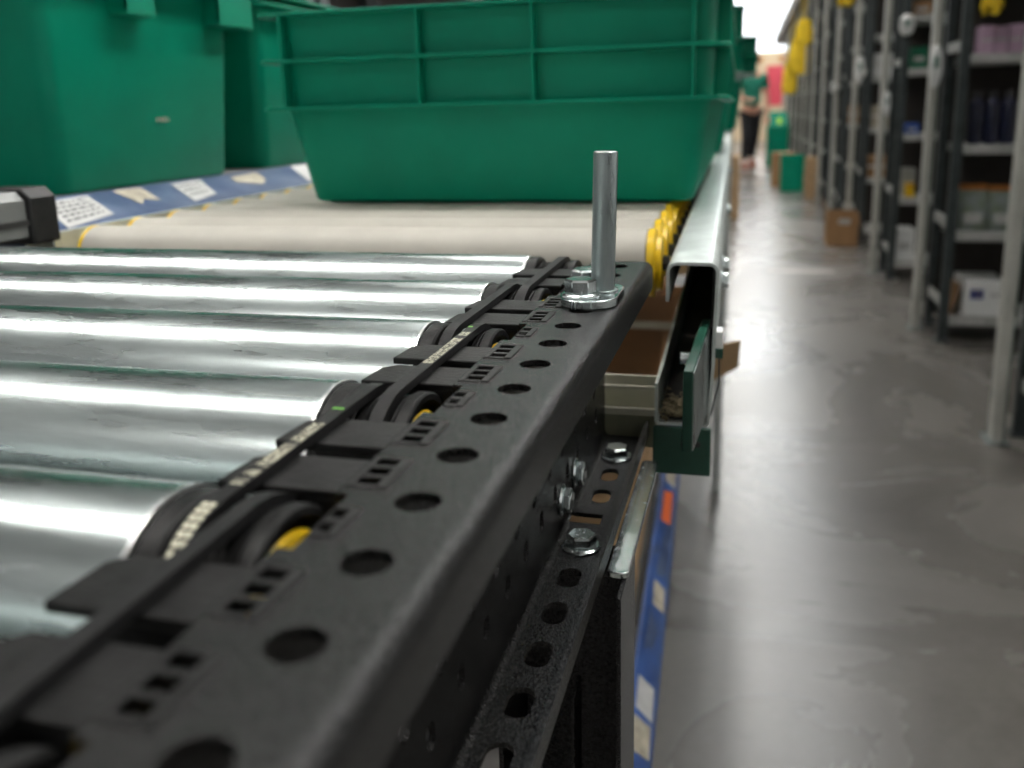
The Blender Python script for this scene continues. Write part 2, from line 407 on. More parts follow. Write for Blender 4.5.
# ribbed drive belts between neighbouring rollers, alternating tracks
def belt_path(r, n=14):
    P = [( -.0375 + r * math.cos(math.radians(a)), r * math.sin(math.radians(a))) for a in [270 - 180 * k / n for k in range(n + 1)]]
    Q = [( .0375 + r * math.cos(math.radians(a)), r * math.sin(math.radians(a))) for a in [90 - 180 * k / n for k in range(n + 1)]]
    return P + Q
XLt, XRt = -.0990, -.0914
for i in range(len(RY) - 1):
    xt = XRt if i % 2 == 0 else XLt
    ym = (RY[i] + RY[i + 1]) / 2
    ri, ro, hw = .0222, .0247, .0020
    outer = belt_path(ro); inner = belt_path(ri)
    n = len(outer)
    b = MB(); L4 = []
    for k in range(n):
        (yo, zo), (yi, zi) = outer[k], inner[k]
        L4.append([(xt - hw, yo, zo), (xt + hw, yo, zo), (xt + hw, yi, zi), (xt - hw, yi, zi)])
    L4.append(L4[0]); b.loops(L4, False, False)
    bo = b.build('drive_belt', 'black_rubber', bc, 0, 2, 40, Vector((0, ym, AX_Z)) + OB)
    if i in (1, 2):      # pale lettering-like print and a green mark on the belt back
        p = MB(); g = MB(); rr = random.Random(i); y = -.030 if i == 1 else -.012; y1 = .006 if i == 1 else .026
        while y < y1:
            wch = rr.uniform(.0009, .0014)
            if rr.random() > .16:
                for (xa, xb) in ((-.0015, -.0002), (.0002, .0015)):
                    k_ = rr.randrange(4); e_ = .00045
                    if k_ != 3: p.box(xt + xa, xt + xb, y, y + e_, ro - .00002, ro + .00008)
                    if k_ != 1: p.box(xt + xa, xt + xa + e_, y + e_, y + wch, ro - .00002, ro + .00008)
                    if k_ != 2: p.box(xt + xb - e_, xt + xb, y + e_, y + wch, ro - .00002, ro + .00008)
            y += wch + .0005
        # print wraps a little over the nearer pulley
        for a in range(4, 46, 5) if i == 1 else []:
            A = math.radians(90 + a); B = math.radians(90 + a + 3.4)
            for (xa, xb) in ((-.0015, -.0002), (.0002, .0015)):
                q = [(-.0375 + (ro + .00008) * math.cos(t), (ro + .00008) * math.sin(t)) for t in (A, B)]
                p.add([(xt + xa, q[0][0], q[0][1]), (xt + xb, q[0][0], q[0][1]), (xt + xb, q[1][0], q[1][1]), (xt + xa, q[1][0], q[1][1])], [(0, 1, 2, 3)])
        p.build('print', 'print_pale', bo, smooth=0)
        if i == 1: g.box(xt - .0019, xt + .0012, .0180, .0190, ro - .00002, ro + .0001)
        else: g.box(xt - .0018, xt - .0002, .034, .0352, ro - .00002, ro + .0001)
        g.build('mark', 'print_green', bo, smooth=0)
# far-left rail and side guide
lp = zr([(LX - .004, -.001), (LX - .030, -.001), (LX - .030, -.099), (LX - .010, -.099)])
MB().prism(strip_outline(lp, .002), YB0, .452).build('side_rail', 'black_powder', bc, 0, 2, 40, OB)
sg = MB().prism([(LX - .036, ZR + .001), (LX - .002, ZR + .001), (LX - .002, ZR + .026), (LX - .008, ZR + .0315), (LX - .036, ZR + .0315)], .0, .489).build('side_guide', 'alu_profile', bc, .001, 2, 40, OB)
MB().box(LX - .0025, LX - .0008, .0, .489, ZR + .009, ZR + .013).build('groove', 'black_gloss', sg)
MB().prism([(LX - .038, ZR - .004), (LX + .001, ZR - .004), (LX + .001, ZR + .027), (LX - .006, ZR + .0335), (LX - .038, ZR + .0335)], .489, .514).build('end_cap', 'black_plastic', sg, .002, 3)
# hex bolts
def hexbolt(mb, c, af, h, fr, axis='z', fh=.0016, rot=0.0):
    r = af / math.sqrt(3)
    def P(u, w_, t):
        return {'z': (c[0] + u, c[1] + w_, c[2] + t), 'x': (c[0] + t, c[1] + u, c[2] + w_)}[axis]
    lo = []
    n = 24
    for (rad, t) in ((fr, 0), (fr, fh * .5), (fr * .86, fh)):
        lo.append([P(rad * math.cos(2 * math.pi * k / n), rad * math.sin(2 * math.pi * k / n), t) for k in range(n)])
    mb.loops(lo)
    hexl = []
    for (s_, t) in ((1, fh), (1, h - .0008), (.86, h)):
        hexl.append([P(s_ * r * math.cos(rot + math.pi / 3 * k), s_ * r * math.sin(rot + math.pi / 3 * k), t) for k in range(6)])
    mb.loops(hexl)
    return mb
web = [o for o in bc.children if o.name.startswith('rail_web')][0]
for y, rot in ((.3275, .2), (.4255, .5)):
    hexbolt(MB(), (-.0603, y, ZR - .098), .0108, .0060, .0082, 'z', rot=rot).build('hex_bolt', 'zinc', web, .0004, 2, 30)
for y in (.341, .3705):
    hexbolt(MB(), (-.0715, y, ZR - .0845), .0095, .0050, .0068, 'x', rot=.3).build('hex_bolt', 'zinc', web, .0004, 2, 30)
# flange plate with a threaded-in round stud and two screws
st = MB(); st.prism([(p[0], p[1]) for p in rrect(.0225, .040, .0112, 0, -.0588, .3495, 14)], ZR + .0001, ZR + .0036, 'z')
sp = st.build('stud_plate', 'zinc', bc, .0005, 2, 30, OB)
tilt = Vector((.0014, 0, .0565))
MB().tube([Vector((-.0553, .3515, ZR + .0036)), Vector((-.0553, .3515, ZR + .0036)) + tilt * .5, Vector((-.0553, .3515, ZR + .0036)) + tilt * .985, ], .0048, 28).build('stud', 'zinc_dark', sp, .0006, 2, 40)
MB().cyl((-.0553, .3515, 0), .0062, ZR + .0036, ZR + .0044, 'z', 28).build('weld_collar', 'zinc_dark', sp, .0003)
for (x, y, rot) in ((-.0622, .3400, .15), (-.0640, .3625, .4)):
    hexbolt(MB(), (x, y, ZR + .0036), .0112, .0070, .0082, 'z', rot=rot).build('hex_bolt', 'zinc', sp, .0004, 2, 30)
# leg with a zinc splice strip
leg = MB(); leg.box(-.0423, -.0403, .300, .3415, .0, ZR - .103); leg.box(-.0900, -.0880, .300, .3415, .0, ZR - .103); leg.box(-.0880, -.0423, .3395, .3415, .0, ZR - .103)
leg.box(-.0605, -.0590, .302, .318, .0, ZR - .15)
lg = leg.build('leg', 'black_powder', bc, .0004, 1, 40, OB)
MB().box(-.095, -.035, .295, .347, 0.0, .006).build('foot_plate', 'zinc_dark', lg)
zs = MB(); zs.prism([(p[0], p[1]) for p in rrect(.0085, .116, .003, 0, -.0437, .372, 5)], ZR - .103, ZR - .1002, 'z')
zs.build('splice_strip', 'zinc', bc, .0005, 2, 40, OB)
l2 = MB(); l2.box(LX - .03, LX - .028, .30, .3415, 0, ZR - .1); l2.box(LX - .03, LX + .01, .3395, .3415, 0, ZR - .1)
l2.build('leg', 'black_powder', bc, 0, 2, 40, OB)

# ------------------------------------------------------------------ far conveyor section (galvanised profile, grey rollers)
PG = Vector((-.0225, .445, 0)); OG = -PG
gc = thing('roller_conveyor', 'far conveyor section with galvanised side profile and grey rollers with yellow ends', 'conveyor', PG, .0105)
YG0, YG1 = .4455, 6.2
gp = zr([(-.0350, -.0205), (-.0350, -.0060)] + arc(-.0305, -.0055, .0045, 180, 90, 5) + [(-.0150, -.001)] + arc(-.0150, -.0055, .0045, 90, 0, 5) + [(-.0120, -.060), (-.0136, -.0845), (-.0143, -.0855), (-.0390, -.0855), (-.0400, -.0845), (-.0400, -.0640)])
MB().prism(strip_outline(gp, .0016), YG0, .80).build('side_profile', 'galvanised', gc, 0, 2, 35, OG)
MB().prism(strip_outline(gp, .0016), .8008, YG1).build('side_profile', 'galvanised', gc, 0, 2, 35, OG)
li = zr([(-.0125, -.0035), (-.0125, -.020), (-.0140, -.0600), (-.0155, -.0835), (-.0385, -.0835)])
MB().prism(strip_outline(li, .0010), YG0 + .003, YG1).build('shade_liner', 'galv_shade', gc, 0, 2, 35, OG)  # black plates standing in for the shade inside the profile
gl = zr([(-.470, -.0205), (-.470, -.001), (-.4935, -.001), (-.4935, -.0855), (-.470, -.0855)])
MB().prism(strip_outline(gl, .0016), .53, YG1).build('side_profile', 'galvanised', gc, 0, 2, 35, OG)
# grey rollers
gr = None; RG = .0210
for k in range(34):
    loc = Vector((0, .553 + .05 * k, ZR + .002 - RG)) + OG
    if gr is None:
        gr = MB().lathe([(.010, -.0545), (RG - .0008, -.0545), (RG, -.0553), (RG, -.4512), (RG - .0008, -.452), (.010, -.452)], n=48).build('roller', 'roller_pvc', gc, 0, 2, 30, loc)
        for (a, b_) in ((-.0540, -.0455), (-.4522, -.4560)):
            MB().lathe([(.006, a), (RG + .0000, a), (RG + .0004, a + (b_ - a) * .2), (RG + .0004, a + (b_ - a) * .5), (RG - .003, a + (b_ - a) * .6), (RG - .004, b_), (.006, b_)], n=32).build('end_flange', 'yellow_plastic', gr, smooth=30)
        for (a, b_) in ((-.0410, -.0500), (-.470, -.458)): MB().cyl((0, 0, 0), .005, a, b_, 'x', 6).build('axle', 'black_gloss', gr)
    else:
        o = gr.copy(); COL.objects.link(o); o.parent = gc; o.location = loc
        for ch in gr.children: c = ch.copy(); COL.objects.link(c); c.parent = o
# bolts on the outer face
for y in (.545, .60, .93, 1.5, 2.1):
    hexbolt(MB(), (-.0097, y, ZR - .028), .0085, .0045, .0060, 'x', rot=.2).build('hex_bolt', 'zinc', gc, 0, 2, 30, OG)
# green end plate, steel splice plate, sensor, cross tie
ep = MB().box(-.0415, -.0118, .4440, .4470, ZR - .1130, ZR - .0868).build('end_plate', 'green_paint', gc, .0008, 2, 40, OG)
hb = MB()
for x in (-.0255, -.0185): hb.cyl((x, 0, ZR - .0955), .0016, .4434, .4442, 'y', 12)
hb.build('rivets', 'black_gloss', ep)
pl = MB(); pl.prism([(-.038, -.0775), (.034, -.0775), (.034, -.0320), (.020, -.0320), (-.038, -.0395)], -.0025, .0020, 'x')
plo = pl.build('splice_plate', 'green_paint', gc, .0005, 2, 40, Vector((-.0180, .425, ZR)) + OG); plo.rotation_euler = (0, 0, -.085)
MB().prism([(-.0375, -.0770), (.034, -.0770), (.034, -.0325), (.020, -.0325), (-.0375, -.0400)], .0021, .0026, 'x').build('lit_face', 'zinc_dark', plo, 0)  # lit grey side as a sheet; green body darkens the shaded front edge
MB().cyl((-.0275, .436, ZR - .047), .0032, -.0002, .011, 'x', 16).build('plate_bolt', 'zinc', gc, .0003, 1, 40, OG)
se = MB().box(-.0110, -.0070, .452, .464, ZR - .0460, ZR - .0370).build('sensor', 'white_plastic', gc, .0006, 2, 40, OG)
MB().box(-.0110, -.0070, .452, .464, ZR - .0512, ZR - .0461).build('sensor_base', 'green_paint', se, .0004)
MB().tube([(-.009, .458, ZR - .051), (-.0086, .458, ZR - .066), (-.0110, .456, ZR - .076), (-.0125, .452, ZR - .082)], .0004, 6).build('wire', 'black_gloss', se)
ti = MB(); ti.box(-.4700, -.0412, .458, .4600, ZR - .0720, ZR - .0700); ti.box(-.470, -.0412, .458, .4600, ZR - .0860, ZR - .0825)
ti.box(-.470, -.0412, .4780, .4800, ZR - .1040, ZR - .0700)
tie = ti.build('cross_tie', 'cream_steel', gc, .0003, 1, 40, OG)
MB().box(-.470, -.0412, .4575, .4582, ZR - .1040, ZR - .0862).build('tie_face', 'olive_steel', tie)
MB().box(-.470, -.0412, .4600, .4780, ZR - .1040, ZR - .1020).build('tie_base', 'olive_steel', tie)
for y in (2.2, 4.2, 6.1):
    for x in (-.036, -.49): MB().box(x, x + .022, y, y + .03, .0, ZR - .0870).build('leg', 'galvanised', gc, .001, 1, 40, OG)
# lint caught in the open profile end
rr = random.Random(3); ln = MB()
for k in range(150):
    p = Vector((rr.uniform(-.0380, -.0215), rr.uniform(.4465, .470), ZR - .0845 + abs(rr.gauss(0, .0035))))
    pts = [p]
    for j in range(4): pts.append(pts[-1] + Vector((rr.uniform(-.0025, .0025), rr.uniform(-.0025, .0025), rr.uniform(-.001, .0016))))
    pts = [Vector((min(max(q.x, -.0385), -.0205), q.y, max(q.z, ZR - .0846))) for q in pts]
    ln.tube(pts, .00035, 4)
tag(ln.build('lint', 'lint', None, smooth=0), 'clump of tan dust and lint in the open end of the galvanised profile', 'lint', kind='stuff')

# ------------------------------------------------------------------ totes
def tote(name, label, loc, wx, wy, hb, hr, taper, xs, ys, rz=0.0, group=None, m='tote_green', fl=.010):
    """wx, wy: size of the flanges; hb: height of the plain body; hr: height of the ribbed band; xs, ys: rib positions"""
    t = thing(name, label, 'tote', loc, rz, group)
    Wx, Wy = wx - 2 * fl, wy - 2 * fl; th = .003; r = .018
    lo = []
    lo.append(rrect(Wx - 2 * taper - .012, Wy - 2 * taper - .012, r * .8, 0)); lo.append(rrect(Wx - 2 * taper - .003, Wy - 2 * taper - .003, r * .9, .002))
    lo.append(rrect(Wx - 2 * taper, Wy - 2 * taper, r, .007))
    lo.append(rrect(Wx - .006, Wy - .006, r, hb)); lo.append(rrect(Wx, Wy, r, hb + hr))
    lo.append(rrect(Wx - 2 * th, Wy - 2 * th, r - th, hb + hr)); lo.append(rrect(Wx - .006 - 2 * th, Wy - .006 - 2 * th, r - th, hb))
    lo.append(rrect(Wx - 2 * taper - 2 * th, Wy - 2 * taper - 2 * th, r - th, .010)); lo.append(rrect(Wx - 2 * taper - .02, Wy - 2 * taper - .02, r * .7, .005))
    MB().loops(lo).build('body', m, t, 0, 2, 35)
    for nm, z in (('flange', hb - .001), ('flange', hb + hr * .5 - .0013), ('rim', hb + hr - .0028)):
        g = .0 if nm == 'rim' else .001
        l4 = [rrect(wx, wy, r * .6, z), rrect(wx, wy, r * .6, z + .0028), rrect(Wx - .004, Wy - .004, r, z + .0028), rrect(Wx - .004, Wy - .004, r, z)]
        l4.append(l4[0]); MB().loops(l4, False, False).build(nm, m, t, .0006, 2, 35)
    vr = None
    for sgn in (-1, 1):
        for x in xs: MB().box(x - .0013, x + .0013, sgn * (Wy / 2 - .003), sgn * (wy / 2 - .0008), hb + .0018, hb + hr - .0028).build('vertical_rib', m, t, .0004, 1)
        for y in ys: MB().box(sgn * (Wx / 2 - .003), sgn * (wx / 2 - .0008), y - .0013, y + .0013, hb + .0018, hb + hr - .0028).build('vertical_rib', m, t, .0004, 1)
    return t
ZT = ZR + .0028
mt = tote('tote', 'large green plastic tote standing on the grey rollers behind the steel stud', (-.2005, .985, ZT), .377, .61, .0785, .0760, .0150,
          (-.1665, -.050, .042, .1620), (-.26, -.16, -.06, .06, .16, .26), .004)
tt = tote('tote', 'taller green tote on the conveyor, directly behind the large front tote', (-.208, 1.75, ZT), .40, .60, .125, .095, .02, (-.18, -.06, .06, .18), (-.26, -.15, -.05, .05, .15, .26), .0105, m='tote_green')
tote('tote', 'tallest green tote reaching over the aisle edge, third in the line on the conveyor', (-.185, 3.05, ZT), .43, .62, .165, .100, .02, (-.17, -.06, .06, .17), (-.25, -.15, -.05, .05, .15, .25), .0, fl=.036)
dup_at(mt, (-.235, 4.2, ZT), .0105, 'last low green tote at the far end of the conveyor line')
# dark goods inside the front tote
dk = thing('black_bag', 'black wrapped goods lying inside the large front tote', 'bag', (-.185, 1.0, ZT + .005))
lo = []
for z, s in ((0, .85), (.02, 1), (.09, .97), (.130, .80), (.143, .55)):
    lo.append([(p[0] * (1 + .04 * math.sin(7 * k)), p[1] * (1 + .05 * math.cos(5 * k)), z + (.006 * math.sin(3 * k) if z > .02 else 0)) for k, p in enumerate(rrect(.24 * s, .40 * s, .06 * s, z))])
MB().loops(lo).build('wrap', 'black_gloss', dk, 0, 2, 60)
MB().box(-.10, -.02, -.10, .02, .1435, .1475).build('paper_slip', 'paper_label', dk)
MB().tube([(.02, .1, .132), (.03, .08, .142), (.05, .06, .143), (.06, .03, .13)], .008, 8).build('knot', 'black_gloss', dk)

# tall totes on the left shelf
def tall_tote(name, label, loc, group):
    t = thing(name, label, 'tote', loc, 0, group); th = .003; r = .016
    lo = [rrect(.372, .266, r * .8, 0), rrect(.378, .272, r, .004), rrect(.404, .300, r, .210), rrect(.404 - 2 * th, .300 - 2 * th, r - th, .210), rrect(.378 - 2 * th, .272 - 2 * th, r - th, .008)]
    MB().loops(lo).build('body', 'tote_green', t, 0, 2, 35)
    for nm, z in (('flange', .196), ('rim', .2075)):
        l4 = [rrect(.440, .336, r + .012, z), rrect(.440, .336, r + .012, z + .003), rrect(.398, .294, r, z + .003), rrect(.398, .294, r, z)]; l4.append(l4[0])
        MB().loops(l4, False, False).build(nm, 'tote_green', t, .0006, 2, 35)
    for y0, y1 in ((-.060, -.014), (.094, .166)):
        zb = .163 if y0 > 0 else .161
        bl = MB(); bl.box(.185, .2195, y0, y1, zb, zb + .003); bl.box(.185, .2195, y0, y0 + .003, zb + .003, .196); bl.box(.185, .2195, y1 - .003, y1, zb + .003, .196); bl.box(.2165, .2195, y0, y1, zb + .003, .196)
        bl.build('corner_bracket', 'tote_green', t, .0005, 1)
    return t
lt = tall_tote('tote', 'tall green tote at the left edge, standing on the shelf behind the blue beam', (-.775, .808, .912), 'tall totes on the left shelf')
dup_at(lt, (-.780, 1.172, .912), 0, 'tall green tote half hidden between the left-edge tote and the large front tote')
dup_at(lt, (-.785, 1.540, .912), 0, 'tall green tote on the left shelf hidden behind the large front tote')
# printed code on the left tote
cm = MB(); rr = random.Random(5)
for k in range(4): cm.box(0, .0004, .006 * k, .006 * k + rr.uniform(.002, .004), 0, rr.uniform(.003, .0045))
co = cm.build('embossed_code', 'paper_worn', lt); co.location = (.1955, .0, .062); co.rotation_euler = (0, .06, 0)
sh = thing('steel_shelf', 'dark steel shelf under the tall green totes on the left', 'shelf', (-.80, 0, 0))
MB().box(-.32, .255, .50, 3.0, .890, .9115).build('deck', 'steel_deck', sh, .002)
for y in (.55, 2.9):
    for x in (-.30, .20): MB().box(x, x + .04, y, y + .04, 0, .890).build('leg', 'steel_deck', sh, .002)

# blue sloping beam with paper labels
bb = thing('label_beam', 'scuffed blue steel beam with paper labels between rollers and left totes', 'beam', (-.5025, .53, ZR), .009)
prof = [(.0250, -.004), (.0265, -.0005), (-.0275, .0175), (-.031, .0165), (-.031, -.03), (-.027, -.03), (-.027, .0128), (.0215, -.0032)]
MB().prism(prof, 0, 2.6).build('beam_body', 'blue_worn', bb, .0006)
def on_slope(u, y, e=.0004):     # u 0..1 from top edge to bottom edge of the sloping face
    x = -.0275 + .054 * u; z = .0175 - .018 * u; return (x + .32 * e, y, z + .95 * e)
def sticker(quad, m, name='label_sticker', lines=0, seed=0):
    P = [on_slope(u, y) for (u, y) in quad]; Q = [on_slope(u, y, .0001) for (u, y) in quad]
    o = MB().loops([Q, P]).build(name, m, bb, smooth=0)
    if lines:
        tl = MB(); rr = random.Random(seed)
        for k in range(lines):
            f0 = (k + .8) / (lines + 1); 
            def bil(s, t_):
                a = [quad[0][i] + (quad[1][i] - quad[0][i]) * s for i in (0, 1)]; b_ = [quad[3][i] + (quad[2][i] - quad[3][i]) * s for i in (0, 1)]
                return [a[i] + (b_[i] - a[i]) * t_ for i in (0, 1)]
            s = .1
            while s < .88:
                s2 = min(.9, s + rr.uniform(.05, .16)); q = [bil(s, f0 - .035), bil(s2, f0 - .035), bil(s2, f0 + .035), bil(s, f0 + .035)]
                tl.add([on_slope(u, y, .00055) for (u, y) in q], [(0, 1, 2, 3)]); s = s2 + .04
        tl.build('print', 'print_black', o, smooth=0)
sticker([(.12, .046), (.10, .100), (.80, .082), (.98, .018)], 'paper_label', lines=5, seed=2)
sticker([(.06, .135), (.06, .172), (.62, .158), (.48, .145), (.66, .130)], 'paper_worn')
sticker([(.10, .215), (.08, .265), (.72, .238), (.86, .190)], 'paper_label', lines=3, seed=4)
sticker([(.15, .315), (.10, .375), (.45, .36), (.66, .335), (.40, .305)], 'paper_worn')
sticker([(.05, .46), (.05, .56), (.9, .47), (.85, .42)], 'paper_label')

# ------------------------------------------------------------------ lower level under the conveyor
lb = thing('label_beam', 'blue sloping shelf-edge beam under the conveyor with white labels and an orange sticker', 'beam', (-.0735, .80, .300), .030)
MB().prism([(0, 0), (0, .004), (-.025, .0400), (-.0265, .0405), (-.030, .0405), (-.030, .0380), (-.0270, .0380), (-.004, .0)], -.55, 3.6).build('beam_body', 'blue_paint', lb, .0006)
def on_low(u, y, e=.0004):      # u 0..1 from the upper to the lower edge of the sloping face
    return (-.025 + .025 * u + .82 * e, y, .0400 - .036 * u + .57 * e)
def lowlab(quad, m):
    MB().loops([[on_low(u, y, .0001) for (u, y) in quad], [on_low(u, y, .0006) for (u, y) in quad]]).build('label_sticker', m, lb, smooth=0)
lowlab([(.12, -.005), (.12, .048), (.82, .060), (.86, .010)], 'paper_worn'); lowlab([(.15, .062), (.12, .118), (.80, .126), (.85, .070)], 'paper_label')
lowlab([(.30, .285), (.25, .345), (.80, .350), (.88, .295)], 'paper_worn'); lowlab([(.20, .53), (.16, .64), (.66, .67), (.72, .55)], 'orange_label'); lowlab([(.1, .68), (.1, .78), (.75, .78), (.8, .70)], 'paper_worn')
wb = MB()
for (a, b_, c_, d) in ((.17, .27, .15, .7), (.36, .50, .3, .9), (.47, .62, .5, .95), (.40, .46, .05, .4)):
    wb.add([on_low(c_, a, .0003), on_low(c_ + .1, b_, .0003), on_low(d, b_ - .03, .0003), on_low(d - .1, a + .03, .0003)], [(0, 1, 2, 3)])
wb.build('scuff', 'blue_worn', lb, smooth=0)
ls = thing('steel_shelf', 'low steel shelf behind the blue beam under the conveyor', 'shelf', (-.32, .35, 0), .030)
MB().box(-.06, .218, .05, 3.2, .300, .3200).build('deck', 'steel_deck', ls, .001)
for y in (.1, 3.1):
    for x in (-.055, .10): MB().box(x, x + .04, y, y + .04, 0, .300).build('leg', 'steel_deck', ls, .001)

def carton(name, label, loc, sx, sy, sz, m='cardboard', rz=0.0, open_=False, group=None, labelcard=None, flaps=(40, 20, 60, 30), tape=True):
    t = thing(name, label, 'box', loc, rz, group); th = .004
    if open_:
        lo = [rrect(sx, sy, .003, 0, n=1), rrect(sx, sy, .003, sz, n=1), rrect(sx - 2 * th, sy - 2 * th, .002, sz, n=1), rrect(sx - 2 * th, sy - 2 * th, .002, .006, n=1)]
        MB().loops(lo).build('body', m, t, 0, 2, 30)
        for k, (cx_, cy_, ux, uy, ln_, wd) in enumerate(((0, -sy / 2, 0, -1, sy * .42, sx), (sx / 2, 0, 1, 0, sx * .42, sy), (0, sy / 2, 0, 1, sy * .42, sx), (-sx / 2, 0, -1, 0, sx * .42, sy))):
            a = math.radians(flaps[k]); d = Vector((ux * math.cos(a), uy * math.cos(a), math.sin(a))); wv = Vector((-uy, ux, 0)) * (wd / 2 - .003); nv = d.cross(wv.normalized()) * .0018
            MB().obox(Vector((cx_, cy_, sz)) + d * (ln_ / 2 + .001), d * (ln_ / 2), wv, nv).build('flap', m, t)
    else:
        MB().box(-sx / 2, sx / 2, -sy / 2, sy / 2, 0, sz).build('body', m, t, .003, 2)
        if tape: MB().box(-sx / 2 - .0004, sx / 2 + .0004, -.022, .022, sz - .03, sz + .0005).build('tape', 'cardboard_light', t)
        MB().box(-sx / 2 + .002, sx / 2 - .002, -.0012, .0012, sz + .0002, sz + .0009).build('seam', 'print_black', t)
    if labelcard:
        (x0, x1, z0, z1, mm) = labelcard
        MB().box(x0, x1, -sy / 2 - .0012, -sy / 2 - .0004, z0, z1).build('label_card', mm, t)
    return t
carton('carton', 'brown carton under the conveyor, nearest behind the low blue beam', (-.212, 1.00, .3205), .18, .34, .06, 'cardboard_light', .03)
carton('carton', 'tan carton under the conveyor, second behind the low blue beam', (-.236, 1.42, .3205), .20, .42, .09, 'cardboard_light', .03)
carton('carton', 'open brown carton under the conveyor with one flap pushed out towards the aisle', (-.285, 2.12, .3205), .22, .50, .16, 'cardboard', open_=True, flaps=(75, 5, 60, 70))
# brown trays just below the rollers, seen through the gap between the two rails
for (y, lab) in ((.845, 'brown board tray with pale front edge under the rollers, nearer one'), (1.135, 'brown board tray with pale front edge under the rollers, farther one')):
    t = thing('board_tray', lab, 'tray', (-.245, y, .690), group='brown trays under the rollers')
    MB().box(-.20, .185, 0, .265, .0, .010).build('board', 'cardboard_brown', t, .001)
    MB().box(-.20, .185, -.004, 0, -.004, .014).build('edge_strip', 'cream_steel', t, .0005)
    MB().box(.185, .188, -.004, .265, -.004, .016).build('side_strip', 'olive_steel', t, .0005)
tr = thing('tray_runner', 'dark steel runners carrying the brown trays under the rollers', 'runner', (-.245, .6, .672))
for x in (-.10, .05): MB().box(x, x + .02, -.1, 1.1, 0, .0135).build('rail', 'steel_deck', tr, .001)
for x in (-.10, .05):
    for y in (-.08, 1.06): MB().box(x, x + .02, y, y + .02, -.3515, 0).build('post', 'steel_deck', tr, .001)
fp = thing('cardboard_piece', 'torn tan cardboard flap sticking out beside the galvanised profile', 'cardboard', (-.048, .995, .700))
P = [(.020, -.030), (.050, -.012), (.0515, .020), (-.02, -.002), (-.02, -.036)]
MB().prism(P, -.002, .002, 'y').build('sheet', 'cardboard_light', fp, .0004)
MB().box(-.06, -.018, -.002, .002, -.036, -.004).build('fold', 'cardboard', fp, .0004)
for (y, x, lab) in ((5.0, -.22, 'tan carton on the floor under the far conveyor'), (8.2, -.155, 'tall tan carton on the floor just past the conveyor end')):
    carton('carton', lab, (x, y, 0), .26, .40, .55, 'cardboard_light')

# ------------------------------------------------------------------ racks along the right of the aisle
SHZ = [.108, .455, .80, 1.145, 1.42, 1.75, 2.1]
def make_rack():
    t = thing('shelf_rack', 'rack', 'rack')
    for (x, y) in ((.0, .0), (.0, .285), (1.0, .0), (1.0, .285)):
        u = MB(); u.box(x - .018, x + .018, y - .015, y - .012, 0, 2.36); u.box(x - .018, x - .015, y - .015, y + .018, 0, 2.36); u.box(x + .015, x + .018, y - .015, y + .018, 0, 2.36)
        uo = u.build('upright', 'rack_dark', t, .001, 1)
        MB().box(x - .028, x + .028, y - .028, y + .03, 0, .008).build('foot', 'rack_dark', uo)
    for z in SHZ:
        s = MB(); s.box(.02, .98, -.012, .296, z - .004, z); s.box(.02, .98, -.016, -.012, z - .036, z); s.box(.02, .98, .296, .300, z - .036, z)
        so = s.build('shelf', 'rack_shelf', t, .001, 1)
        MB().box(.05, .15, -.0175, -.0165, z - .031, z - .005).build('label_strip', 'paper_label', so)
    MB().box(.02, .98, .3005, .3035, .05, 2.36).build('back_panel', 'rack_back', t)
    for z in (.16, .49, 1.18, 1.9): MB().box(-.012, .0, .018, .267, z - .02, z + .02).build('side_tie', 'rack_shelf', t, .001, 1)
    return t
rack0 = make_rack()
def make_post():
    t = thing('light_post', 'post', 'post')
    p = MB(); p.prism([(-.0150, -.030), (.0100, -.030), (.0150, -.022), (.0150, .03), (-.0150, .03)], 0, 2.38, 'z')
    p.build('profile', 'post_light', t, .002, 2)
    MB().box(.0152, .0185, -.020, .028, .004, 2.38).build('side_strip', 'post_strip', t)
    MB().box(-.03, .03, -.045, .045, 0, .004).build('foot', 'zinc_dark', t)
    MB().cyl((-.016, .0, .14), .006, -.002, .001, 'x', 12).build('screw', 'zinc_dark', t)
    return t
post0 = make_post()
NR = 13
ords = ['nearest', 'second', 'third', 'fourth', 'fifth', 'sixth', 'seventh', 'eighth', 'ninth', 'tenth', 'eleventh', 'twelfth', 'farthest']
for k in range(NR):
    y = 2.505 + 1.395 * k
    lab = ords[k] + ' dark steel shelf rack in the row along the right of the aisle'
    o = rack0 if k == 0 else dup(rack0)
    o.location = (.818, y, 0); o['label'] = lab; o['category'] = 'rack'; o['group'] = 'shelf racks along the aisle'
    q = post0 if k == 0 else dup(post0)
    q.location = (.7525 if k else .738, y + .225, 0); q['label'] = ords[k] + ' pale metal post standing at the rack ends along the aisle'; q['category'] = 'post'; q['group'] = 'pale posts along the aisle'
# gallery deck over the racks
gd = thing('gallery_deck', 'grey steel gallery deck running above the racks on the right', 'deck', (.70, 1.2, 2.385))
MB().box(0, 4.2, 0, 22.6, .02, .12).build('deck', 'gallery_steel', gd, .004)
MB().box(-.03, 0, 0, 22.6, .0, .20).build('fascia', 'gallery_steel', gd, .004)
for k in range(17): MB().box(0, 4.2, .6 + 1.35 * k, .66 + 1.35 * k, -.0, .02).build('joist', 'gallery_steel', gd)

